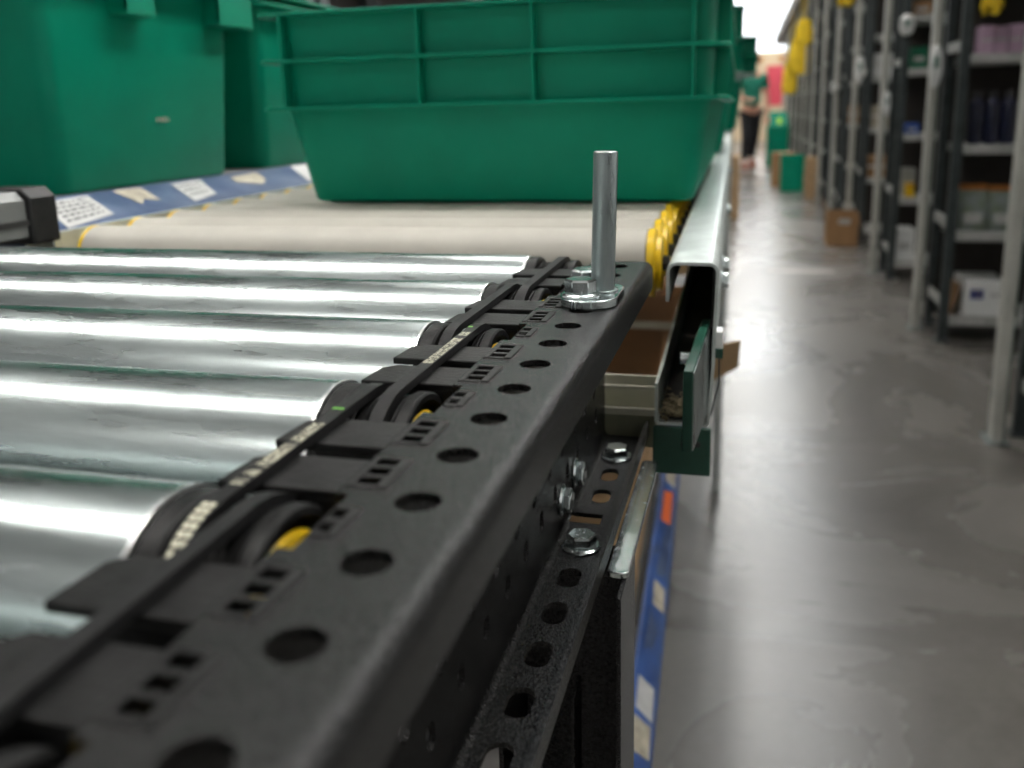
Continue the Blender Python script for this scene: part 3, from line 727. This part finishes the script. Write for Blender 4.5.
# tall dark racking added behind the left totes to darken reflections
for k in range(5):
    t = thing('added_rack', ['nearest', 'second', 'third', 'fourth', 'farthest'][k] + ' tall dark rack bay added beyond the totes on the left', 'rack', (-2.0, 1.4 + 2.75 * k, 0), group='dark racks added on the left')
    for y in (.05, 2.65):
        for x in (0, -.85): MB().box(x - .09, x, y - .045, y + .045, 0, 4.4).build('upright', 'rack_dark', t, .004, 1)
    for z in (1.0, 2.2, 3.4, 4.25):
        for x in (0, -.85): MB().box(x - .05, x, .095, 2.605, z, z + .11).build('beam', 'rack_dark', t, .003, 1)
        MB().box(-.90, -.05, .095, 2.605, z + .111, z + .125).build('deck', 'steel_deck', t)
    MB().box(-.95, -.941, .0, 2.7, .05, 4.4).build('back_panel', 'rack_back', t)

# white oval pick displays on the posts
def oval(label, loc, sx, sy, sz, group='white displays on the posts'):
    t = thing('pick_display', label, 'display', loc, 0, group); lo = []
    for (f_, y) in ((.80, -sy / 2), (.97, -sy * .3), (1, 0), (.97, sy * .3), (.8, sy / 2)):
        lo.append([(sx / 2 * f_ * (abs(math.cos(a)) ** .8) * (1 if math.cos(a) > 0 else -1), y, sz / 2 * f_ * (abs(math.sin(a)) ** .8) * (1 if math.sin(a) > 0 else -1)) for a in [2 * math.pi * k / 28 for k in range(28)]])
    MB().loops(lo).build('housing', 'white_plastic', t, 0, 2, 50)
    MB().box(-sx * .22, sx * .22, -sy / 2 - .001, -sy / 2 + .001, -sz * .05, sz * .22).build('screen', 'post_strip', t)
    MB().box(-.008, .008, sy / 2 - .004, sy / 2 + .012, -.02, .02).build('clip', 'rack_dark', t)
    return t
oval('white oval display on the nearest post at the right picture edge', (.752, 2.671, 1.105), .050, .03, .20)
oval('white oval display on the second pale post', (.7475, 4.066, 1.110), .048, .03, .17)
oval('small white oval display low on the third pale post', (.765, 5.459, .965), .040, .03, .13)
oval('white rounded display between the second and third posts', (.812, 5.255, 1.365), .075, .03, .11)
oval('white display on the front of the fourth rack upright', (.770, 6.854, 1.20), .06, .03, .18)
oval('small white display on the fifth pale post', (.728, 8.25, 1.10), .05, .03, .09)

# goods on the racks
def box_item(name, label, cat, loc, sx, sy, sz, m, parts=(), bevel=.004, group=None):
    t = thing(name, label, cat, loc, 0, group)
    MB().box(-sx / 2, sx / 2, -sy / 2, sy / 2, 0, sz).build('body', m, t, bevel, 2)
    for (pn, x0, x1, z0, z1, pm) in parts: MB().box(x0, x1, -sy / 2 - .0012, -sy / 2 - .0002, z0, z1).build(pn, pm, t)
    return t
Y1 = 3.90
eu = box_item('carton', 'white carton with a blue star flag print on the lowest shelf of the second rack', 'box', (.970, Y1 + .115, .1085), .155, .20, .148, 'white_plastic', [('flag_print', -.055, -.005, .070, .108, 'eu_blue'), ('text_print', .02, .07, .085, .089, 'print_black')])
sb = MB()
for k in range(12):
    a = 2 * math.pi * k / 12; sb.box(-.030 + .012 * math.cos(a) - .0016, -.030 + .012 * math.cos(a) + .0016, -.1018, -.1012, .089 + .012 * math.sin(a) - .0016, .089 + .012 * math.sin(a) + .0016)
sb.build('stars', 'star_yellow', eu)
lean = thing('cardboard_piece', 'tan cardboard sheet leaning beside the white flag carton', 'cardboard', (.852, Y1 + .10, .1095))
MB().obox((.009, 0, .064), (.0015, 0, -.0003), (0, .09, 0), (.0135, 0, .062)).build('sheet', 'cardboard', lean)
MB().obox((.0085, .0, .126), (.003, 0, .0), (0, .09, 0), (.0, 0, .0025)).build('fold', 'cardboard_light', lean)
def pouch(label, loc, sx, sy, sz, group):
    t = thing('pouch_bag', label, 'bag', loc, 0, group); lo = []
    for (z, fx, fy) in ((0, .94, .9), (.01, 1, 1), (sz * .45, 1.0, .95), (sz * .8, .99, .55), (sz * .88, .98, .12)):
        lo.append(rrect(sx * fx, sy * fy, min(.012, sy * fy * .45), z))
    MB().loops(lo).build('pouch', 'bag_print', t, 0, 2, 50)
    MB().box(-sx * .49, sx * .49, -.004, .004, sz * .87, sz).build('top_seal', 'orange_film', t, .001)
    MB().box(-sx * .30, sx * .30, -sy / 2 - .001, -sy / 2 + .004, sz * .18, sz * .40).build('print', 'paper_label', t, .001)
    return t
pouch('printed pouch with orange top, left of the pair on the second rack', (.902, Y1 + .07, .4555), .105, .10, .185, 'printed pouches')
pouch('printed pouch with orange top, right of the pair on the second rack', (1.012, Y1 + .075, .4555), .105, .10, .180, 'printed pouches')
bt = None
for k in range(4):
    loc = (.885 + .058 * k, Y1 + .05, .8005); lab = ['leftmost', 'second', 'third', 'rightmost'][k] + ' of four navy blue bottles on the second rack'
    if bt is None:
        bt = thing('bottle', lab, 'bottle', loc, 0, 'navy bottles on the second rack')
        MB().lathe([(.022, 0), (.0265, .004), (.0265, .150), (.022, .168), (.012, .176), (.012, .182)], axis='z', n=24).build('bottle_body', 'navy_plastic', bt)
        MB().lathe([(.0145, .182), (.0145, .203), (.013, .205)], axis='z', n=20).build('cap', 'black_gloss', bt)
        MB().lathe([(.0267, .05), (.0269, .051), (.0269, .12), (.0267, .121)], axis='z', n=24).build('label_wrap', 'navy_plastic', bt)
    else: dup_at(bt, loc, 0, lab)
for k in range(4):
    box_item('carton', ['leftmost', 'second', 'third', 'rightmost'][k] + ' of four slim lilac cartons on the upper shelf of the second rack', 'box', (.895 + .049 * k, Y1 + .06, 1.1455), .045, .10, .105 - .004 * (k % 2), 'pink_carton', [('stripe', -.022, .022, .045, .055, 'paper_label')], .002, 'lilac cartons')
box_item('carton', 'long flat orange-brown carton on the top visible shelf of the second rack', 'box', (.96, Y1 + .12, 1.4205), .24, .2, .05, 'wood_plank', [('stripe', -.1, .1, .01, .02, 'cardboard_light')])
Y2 = 5.295
G = [('carton', 'blue box on the middle shelf of the third rack', 'box', (.885, .06, .8005), .075, .10, .055, 'blue_box'),
     ('carton', 'green box on the upper shelf of the third rack', 'box', (.895, .07, 1.1455), .085, .12, .11, 'tote_green_dark'),
     ('carton', 'pale grey box behind the orange jar on the third rack', 'box', (.890, .17, .4555), .10, .12, .15, 'rack_shelf'),
     ('jar', 'bright orange jar on the second shelf of the third rack', 'jar', (.900, .05, .4555), .045, .06, .075, 'yellow_plastic'),
     ('parcel', 'white parcel on the lowest shelf of the third rack', 'parcel', (.890, .09, .1085), .10, .16, .17, 'white_plastic'),
     ('carton', 'small brown carton high on the third rack', 'box', (.895, .08, 1.4205), .10, .12, .07, 'cardboard')]
for (nm, lab, c_, (x, dy, z), sx, sy, sz, m) in G:
    box_item(nm, lab, c_, (x, Y2 + dy + .03, z), sx, sy, sz, m, [('label_card', -sx * .3, sx * .3, sz * .3, sz * .55, 'paper_label')] if nm != 'jar' else [('lid', -sx * .45, sx * .45, sz * .8, sz * .95, 'orange_film')])
for (k, z, m, lab) in ((3, .4555, 'cardboard', 'brown carton on the second shelf of the fourth rack'), (3, .8005, 'paper_worn', 'beige carton on the middle shelf of the fourth rack'), (3, 1.1455, 'white_plastic', 'white carton on the upper shelf of the fourth rack'),
                       (4, .8005, 'cardboard', 'brown carton on the middle shelf of the fifth rack'), (0, .1255, 'white_plastic', 'white parcel on the lowest shelf of the nearest rack')):
    box_item('carton', lab, 'box', (.92, 2.505 + 1.395 * k + .14, z), .16, .18, .15, m, [('tape', -.08, .08, .07, .085, 'tape_white')])

# yellow cloth bags hanging at the racks
def hang_bag(label, loc, w_, h_, dep=.10, lean_=0.0, strap=.1):
    t = thing('hanging_bag', label, 'bag', loc, 0, 'yellow bags hanging on the racks'); lo = []; n = 20
    for i in range(9):
        f_ = i / 8; ww = w_ * (.30 + .70 * math.sin(math.pi * min(1, .12 + f_ * .55)) ** 1) * (1 if f_ < .9 else .85); dd = dep * (.3 + .7 * f_)
        lo.append([((ww / 2) * math.cos(2 * math.pi * k / n) + lean_ * f_ + .012 * math.sin(3 * k + 2 * i), (dd / 2) * math.sin(2 * math.pi * k / n) * (1 + .2 * math.cos(4 * k)), -h_ * f_ - .02 * math.sin(k * .9) * f_) for k in range(n)])
    MB().loops(lo).build('cloth', 'yellow_cloth', t, 0, 2, 60)
    MB().tube([(0, 0, -.01), (.006, 0, .05), (.01, 0, strap)], .006, 6).build('loop_strap', 'yellow_cloth', t)
hang_bag('upper yellow cloth bag hanging high at the racks down the aisle', (.672, 11.9, 1.98), .20, .30, strap=.404)
hang_bag('large yellow cloth bag hanging below the upper one at the racks', (.672, 12.6, 1.78), .30, .42, .14, strap=.604)
hang_bag('long thin yellow cloth bag hanging lowest, farthest down the aisle', (.672, 15.2, 1.62), .22, .48, .1, strap=.764)
hang_bag('small yellow bag at the top of a near rack post', (.672, 7.05, 1.78), .10, .12, strap=.604)
hang_bag('small yellow bag at the picture top beside the second post', (.885, 3.845, 1.36), .06, .06, .05, strap=.03)

# ------------------------------------------------------------------ things on the floor along the aisle
carton('carton', 'open brown carton with a white label on the floor by the racks', (.684, 6.66, 0),   .205, .24, .225, 'cardboard', open_=True, labelcard=(-.03, .05, .150, .188, 'paper_label'), flaps=(195, -84, -70, 72))
carton('carton', 'narrow tall tan carton on the floor beside the green crate', (.695, 10.02, 0), .11, .25, .42, 'cardboard_light', tape=False)
carton('carton', 'brown carton on the floor behind the green crate', (.475, 11.45, 0), .28, .30, .40, 'cardboard')
def crate(label, loc, sx, sy, sz, ribs=4):
    t = thing('crate', label, 'crate', loc, 0, 'green crates on the floor')
    lo = [rrect(sx * .94, sy * .94, .02, 0, n=3), rrect(sx, sy, .02, sz, n=3), rrect(sx - .012, sy - .012, .016, sz, n=3), rrect(sx * .94 - .012, sy * .94 - .012, .016, .01, n=3)]
    MB().loops(lo).build('body', 'tote_green', t, 0, 2, 35)
    for k in range(ribs):
        z = sz * (k + .7) / ribs; s_ = .94 + .06 * z / sz + .025
        l4 = [rrect(sx * s_, sy * s_, .02, z, n=3), rrect(sx * s_, sy * s_, .02, z + .012, n=3), rrect(sx * .93, sy * .93, .02, z + .012, n=3), rrect(sx * .93, sy * .93, .02, z, n=3)]; l4.append(l4[0])
        MB().loops(l4, False, False).build('rib', 'tote_green', t)
    return t
crate('dark green ribbed crate on the floor in the middle of the aisle edge', (.540, 10.75, 0), .255, .30, .41, 5)
c2_ = crate('tall green bin with a bright label on the floor near the walking person', (.520, 15.3, 0), .34, .5, .62, 3)
lid = MB(); lid.loops([[(-.165, -.25, .62), (.165, -.25, .62), (.165, -.18, .62), (-.165, -.18, .62)], [(-.15, -.10, .86), (.13, -.10, .86), (.13, -.04, .86), (-.15, -.04, .86)]]); lid.build('lid', 'tote_green', c2_)
MB().obox((.02, -.197, .70), (.035, 0, 0), (0, .006, -.0025), (0, .03, .06)).build('label_card', 'neon_label', c2_)
fm = tag(MB().box(.165, .54, 5.46, 5.535, .0002, .0012).build('floor_marking', 'tape_white', None), 'short white tape line across the concrete aisle floor', 'floor tape')

# ------------------------------------------------------------------ person walking far down the aisle
def person():
    t = thing('person', 'person in a green t-shirt and black trousers walking down the aisle', 'person', (.095, 14.6, 0), .25)
    def skin(name, m, verts, edges, radii, parent, root=0, sub=2):
        me = bpy.data.meshes.new(name); me.from_pydata(verts, edges, []); o = bpy.data.objects.new(name, me); COL.objects.link(o); o.parent = parent
        md = o.modifiers.new('skin', 'SKIN'); md.use_smooth_shade = True
        for i, r in enumerate(radii): me.skin_vertices[0].data[i].radius = r if isinstance(r, tuple) else (r, r); me.skin_vertices[0].data[i].use_root = (i == root)
        s_ = o.modifiers.new('sub', 'SUBSURF'); s_.levels = sub; s_.render_levels = sub
        me.materials.append(MATS[m]); return o
    # body: pelvis, spine, neck, head, arms, legs in one skinned surface
    V = [(0, 0, .92), (0, .01, 1.08), (0, .0, 1.25), (0, 0, 1.42), (0, -.01, 1.50), (0, -.02, 1.60), (0, -.02, 1.70),
         (-.17, 0, 1.39), (-.23, -.03, 1.14), (-.18, -.24, 1.06), (-.15, -.32, 1.06),
         (.17, 0, 1.39), (.235, .03, 1.13), (.23, -.06, .90), (.225, -.09, .82),
         (-.085, 0, .88), (-.085, -.10, .50), (-.08, .02, .09), (-.085, -.12, .035),
         (.085, 0, .88), (.085, .07, .49), (.08, .22, .12), (.085, .10, .045)]
    E_ = [(0, 1), (1, 2), (2, 3), (3, 4), (4, 5), (5, 6), (3, 7), (7, 8), (8, 9), (9, 10), (3, 11), (11, 12), (12, 13), (13, 14), (0, 15), (15, 16), (16, 17), (17, 18), (0, 19), (19, 20), (20, 21), (21, 22)]
    Rr = [(.12, .10), (.12, .095), (.135, .10), (.12, .085), .05, (.075, .09), (.065, .08), .05, .042, .033, .03, .05, .042, .033, .03, .08, .058, .04, .04, .08, .058, .04, .04]
    b = skin('body', 'skin', V, E_, Rr, t)
    # clothing
    skin('t_shirt', 'shirt_green', [(0, 0, .90), (0, .01, 1.08), (0, 0, 1.25), (0, 0, 1.41), (0, -.005, 1.46), (-.175, 0, 1.385), (-.215, -.02, 1.20), (.175, 0, 1.385), (.22, .02, 1.20)],
         [(0, 1), (1, 2), (2, 3), (3, 4), (3, 5), (5, 6), (3, 7), (7, 8)], [(.150, .13), (.148, .125), (.158, .125), (.140, .105), .07, .075, .068, .075, .068], t)
    skin('trousers', 'trousers_black', [(0, 0, .93), (-.085, 0, .84), (-.085, -.10, .50), (-.08, .02, .13), (.085, 0, .84), (.085, .07, .49), (.08, .21, .16)],
         [(0, 1), (1, 2), (2, 3), (0, 4), (4, 5), (5, 6)], [(.145, .12), .10, .078, .06, .10, .078, .06], t)
    for (x, y, z, rx) in ((-.085, -.07, .0, 0), (.085, .16, .03, .35)):
        lo = []
        for (zz, sx, sy, dy) in ((0, .085, .25, 0), (.03, .09, .25, 0), (.06, .08, .20, .02), (.095, .07, .10, .07)): lo.append(rrect(sx, sy, .035, zz, 0, dy, 4))
        o = MB().loops(lo).build('shoe', 'shoe_rust', t, 0, 2, 60, (x, y, z)); o.rotation_euler = (rx, 0, 0)
    hv = MB().lathe([(.001, .145), (.05, .135), (.085, .10), (.098, .05), (.098, 0), (.09, -.05), (.07, -.07)], axis='z', n=24).build('hair', 'hair_dark', t, 0, 2, 60, (0, .012, 1.645))
    f_ = MB(); f_.lathe([(.001, -.012), (.010, -.004), (.008, .006), (.001, .010)], (0, -.115, 1.625), 'z', 8); f_.build('nose', 'skin', t)
    for sx in (-1, 1):
        MB().lathe([(.001, -.007), (.008, 0), (.001, .007)], (sx * .03, -.105, 1.655), 'z', 8).build('eye', 'print_black', t)
        MB().lathe([(.001, -.03), (.012, -.015), (.014, .015), (.001, .03)], (sx * .098, 0, 1.64), 'z', 8).build('ear', 'skin', t)
    MB().box(-.022, .022, -.108, -.100, 1.578, 1.584).build('mouth', 'red_panel', t)
    # hands: palm and five fingers each
    for (p, d) in (((-.148, -.325, 1.06), Vector((.35, -.9, -.1))), ((.225, -.095, .81), Vector((0, -.25, -.97)))):
        p = Vector(p); d.normalize(); side = Vector((1, 0, 0)); side = (side - d * side.dot(d)).normalized(); nn = d.cross(side)
        h = MB(); h.obox(p + d * .045, d * .045, side * .038, nn * .013)
        for k, l in enumerate((.065, .078, .074, .058)):
            q = p + d * .088 + side * (-.028 + .019 * k); h.tube([q, q + d * l * .5 - nn * .006, q + d * l - nn * .022], .0085, 6)
        q = p + d * .03 - side * .036; h.tube([q, q - side * .02 + d * .03, q - side * .022 + d * .062], .0095, 6)
        h.build('hand', 'skin', t, .003, 2, 60)
person()
